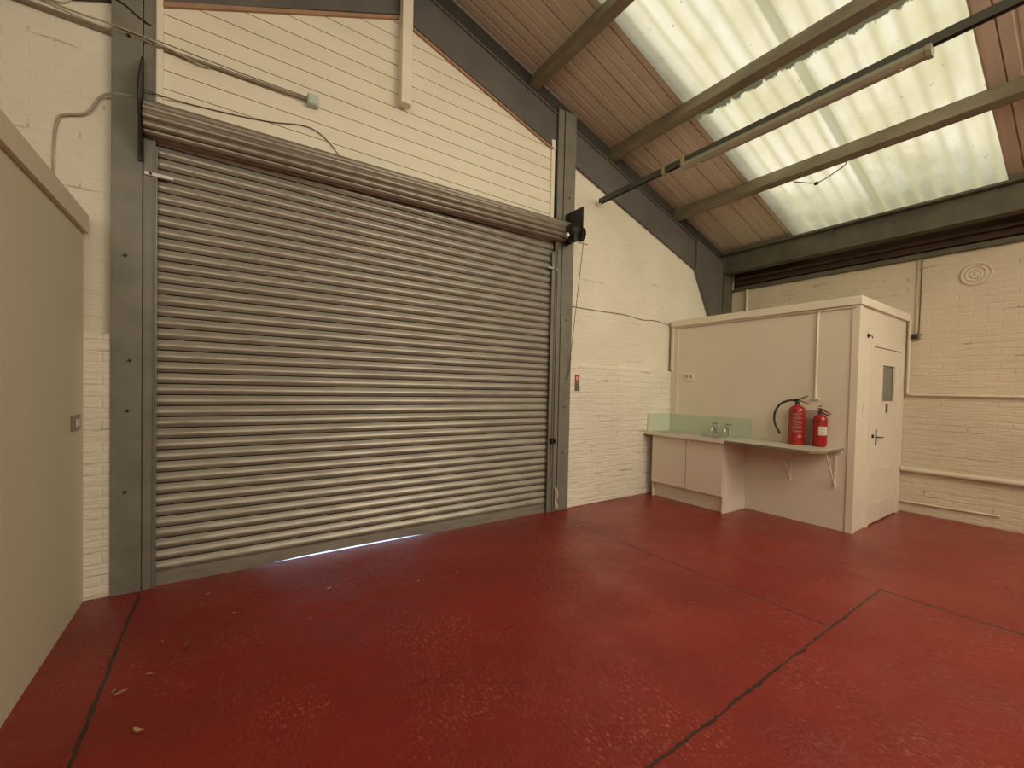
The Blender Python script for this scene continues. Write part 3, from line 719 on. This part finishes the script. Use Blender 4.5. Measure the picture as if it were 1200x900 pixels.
# conduit drop on cubicle side
run('conduit', [(XC - .012, YC + .02, HC - .02), (XC - .012, 2.02, HC - .02), (XC - .012, 2.055, HC - .04), (XC - .012, 2.06, HC - .10), (XC - .012, 2.06, 1.50)], .011, M['white'], 'white conduit dropping down the cubicle side above the extinguishers', 'conduit')
run('conduit', [(XC - .010, 3.95, HC - .03), (XC - .010, 2.07, HC - .03)], .005, M['cable'], 'thin cable clipped under the cubicle roof trim', 'conduit')
tag(obj('conduit_box', MB().box(XC - .022, XC - .001, 2.02, 2.10, 1.485, 1.50, .002), M['white']), 'small white end bracket at the foot of the conduit', 'bracket')

# fire action sign on front wall
tt = thing('fire_sign', (3.79, 4.029, 1.6), 'small red fire point sign with a grey plate below it', 'sign')
obj('red_plate', MB().box(3.745, 3.822, 4.024, 4.0295, 1.64, 1.735), M['red'], tt)
obj('pictogram', MB().box(3.760, 3.772, 4.0225, 4.024, 1.665, 1.715).box(3.780, 3.790, 4.0225, 4.024, 1.66, 1.72).box(3.798, 3.806, 4.0225, 4.024, 1.67, 1.70), M['label'], tt)
obj('grey_plate', MB().box(3.745, 3.822, 4.024, 4.0295, 1.525, 1.636), M['silver_plate'], tt)

# long strut with batten light
tt = thing('strut_channel', (4.1, 1.0, 4.0), 'long dark steel strut hung below the roof carrying the light', 'strut')
obj('channel', MB().box(4.075, 4.083, BACK, 4.01, 4.02, 4.085).box(4.117, 4.125, BACK, 4.01, 4.02, 4.085).box(4.083, 4.117, BACK, 4.01, 4.077, 4.085), M['strut'], tt)
for y in (3.02, 2.78): obj('clip', MB().box(4.066, 4.134, y - .018, y + .018, 4.005, 4.095, .003), M['yellow'], tt)
for y in (.2, -3.0): obj('hanger', MB().tube([(4.1, y, 4.08), (4.1, y, zr(4.1) + .01)], .005, 6), M['strut'], tt)
tt = thing('batten_light', (4.1, 1.8, 3.93), 'unlit pale batten light fitting fixed under the dark strut', 'light fitting')
obj('spine', MB().prism([(4.055, 4.018), (4.145, 4.018), (4.145, 3.985), (4.125, 3.955), (4.075, 3.955), (4.055, 3.985)], 1, .86, 2.74), M['fitting'], tt)
for y0, y1 in ((.83, .86), (2.74, 2.77)): obj('end_cap', MB().prism([(4.05, 4.02), (4.15, 4.02), (4.15, 3.98), (4.128, 3.95), (4.072, 3.95), (4.05, 3.98)], 1, y0, y1), M['fitting'], tt)
for y in (1.0, 2.6): obj('fixing_screw', MB().lathe([(.012, 0), (.010, -.006)], (4.1, y, 3.955), n=10), M['label'], tt)
# hanging flex
tt = thing('hanging_wire', (5.95, 2.1, 4.1), 'loose brown wire hanging in a loop from the lower purlin', 'wire')
q = smooth_path([(5.93, 2.44, 4.24), (5.93, 2.34, 4.19), (5.93, 2.20, 4.13), (5.93, 2.10, 4.14), (5.93, 1.98, 4.19), (5.93, 1.90, 4.23), (5.94, 1.88, 4.36)], 5)
obj('wire', MB().tube(q, .006, 6), M['wire'], tt, True)
obj('connector', MB().box(5.915, 5.945, 2.17, 2.21, 4.105, 4.135, .004), M['bolt'], tt)

# ------------------------------------------------------------------ dry leaves and crumbs on the floor
spots = [[-.1, 3.69], [-.13, 3.52], [.05, 3.3], [.01, 3.18], [-.3, 3.15], [-.18, 3.03], [.17, 2.83], [.36, 2.71], [-.32, 2.83], [-.54, 3.16], [-.45, 2.76], [-.42, 2.73], [-.31, 2.39],
         [-.52, 3.45], [1.04, 3.04], [1.26, 3.09], [1.39, 2.84], [1.6, 3.08], [2.28, 2.9], [1.0, 3.48], [.65, 3.33], [.46, 2.96], [-.71, 3.25], [.6, 3.21], [.9, 2.5], [1.7, 3.45]]
for i, (x, y) in enumerate(spots):
    L_ = random.uniform(.009, .02) if i not in (11, 12, 5, 16) else .028
    a = random.uniform(0, 2 * PI); mb = MB(); n = 5; rows = []
    wd = L_ * random.uniform(.25, .42)
    for k in range(n):
        s_ = k / (n - 1) * 2 - 1; wk = wd * math.sqrt(max(.04, 1 - s_ * s_))
        zc = .004 + .25 * L_ * s_ * s_
        row = []
        for tt_, dz in ((-1, .3 * wk), (0, 0), (1, .35 * wk)):
            px, py = s_ * L_, tt_ * wk + .15 * L_ * s_ * s_
            row.append(mb.bm.verts.new((x + px * math.cos(a) - py * math.sin(a), y + px * math.sin(a) + py * math.cos(a), zc + dz)))
        rows.append(row)
    for r0_, r1_ in zip(rows, rows[1:]):
        for k in range(2): mb.bm.faces.new((r0_[k], r1_[k], r1_[k + 1], r0_[k + 1]))
    m_ = M['leaf2'] if i in (0, 4, 11, 12, 8, 10, 2, 15, 17, 20) else M['leaf1']
    o = obj('leaf_fragment', mb, m_, origin=(x, y, 0))
    sol = o.modifiers.new('thick', 'SOLIDIFY'); sol.thickness = .002
    tag(o, 'small curled fragment of dry leaf lying on the red floor', 'leaf', 'dry leaf fragments on the red floor')

# ------------------------------------------------------------------ light
def area(name, loc, size, power, col, rot):
    l = bpy.data.lights.new(name, 'AREA'); l.shape = 'RECTANGLE'; l.size, l.size_y = size; l.energy = power; l.color = col
    o = bpy.data.objects.new(name, l); COL.objects.link(o); o.location = loc; o.rotation_euler = rot; return o
def aim(loc, to): return (Vector(to) - Vector(loc)).to_track_quat('-Z', 'Y').to_euler()
warm = (1, .90, .71)  # added area fills behind the camera, under closed roof sheets
area('rear_fill', (4.2, -2.2, 4.3), (3.6, 2.0), 192, warm, aim((4.2, -2.2, 4.3), (3.2, 1.5, 0)))
area('left_fill', (-1.5, -3.0, 3.6), (2.6, 2.4), 112, warm, aim((-1.5, -3.0, 3.6), (2.5, 4, 1.2)))
area('far_fill', (3.0, -5.5, 4.2), (5, 2.0), 138, warm, aim((3.0, -5.5, 4.2), (3, 4, 1.5)))
sun = bpy.data.lights.new('yard_daylight', 'SUN'); sun.energy = 7; sun.color = (.75, .85, 1); sun.angle = .2
so = bpy.data.objects.new('yard_daylight', sun); COL.objects.link(so); so.location = (1, 8, 6); so.rotation_euler = aim((1, 8, 6), (1, 4.5, 0))

wd = bpy.data.worlds.new('World'); S.world = wd; wd.use_nodes = True
bg = wd.node_tree.nodes['Background']; bg.inputs[0].default_value = (.75, .85, 1, 1); bg.inputs[1].default_value = .8

# ------------------------------------------------------------------ camera
yaw, pit, rol, f = .59887, -.0201, .0219, 489.62
F = Vector((math.sin(yaw) * math.cos(pit), math.cos(yaw) * math.cos(pit), math.sin(pit)))
R = F.cross(Vector((0, 0, 1))).normalized(); U = R.cross(F)
R2 = R * math.cos(rol) + U * math.sin(rol); U2 = -R * math.sin(rol) + U * math.cos(rol)
cam = bpy.data.cameras.new('Camera'); co = bpy.data.objects.new('Camera', cam); COL.objects.link(co)
mt = Matrix((R2, U2, -F)).transposed().to_4x4(); mt.translation = (0, 0, 1.54); co.matrix_world = mt
cam.sensor_width = 36; cam.lens = f / 1200 * 36; cam.shift_y = 14.9 / 1200; cam.shift_x = .8 / 1200
cam.clip_start = .05
S.camera = co
S.view_settings.view_transform = 'Standard'
S.view_settings.look = 'None'
S.view_settings.exposure = 0
S.cycles.max_bounces = 8
S.cycles.diffuse_bounces = 4
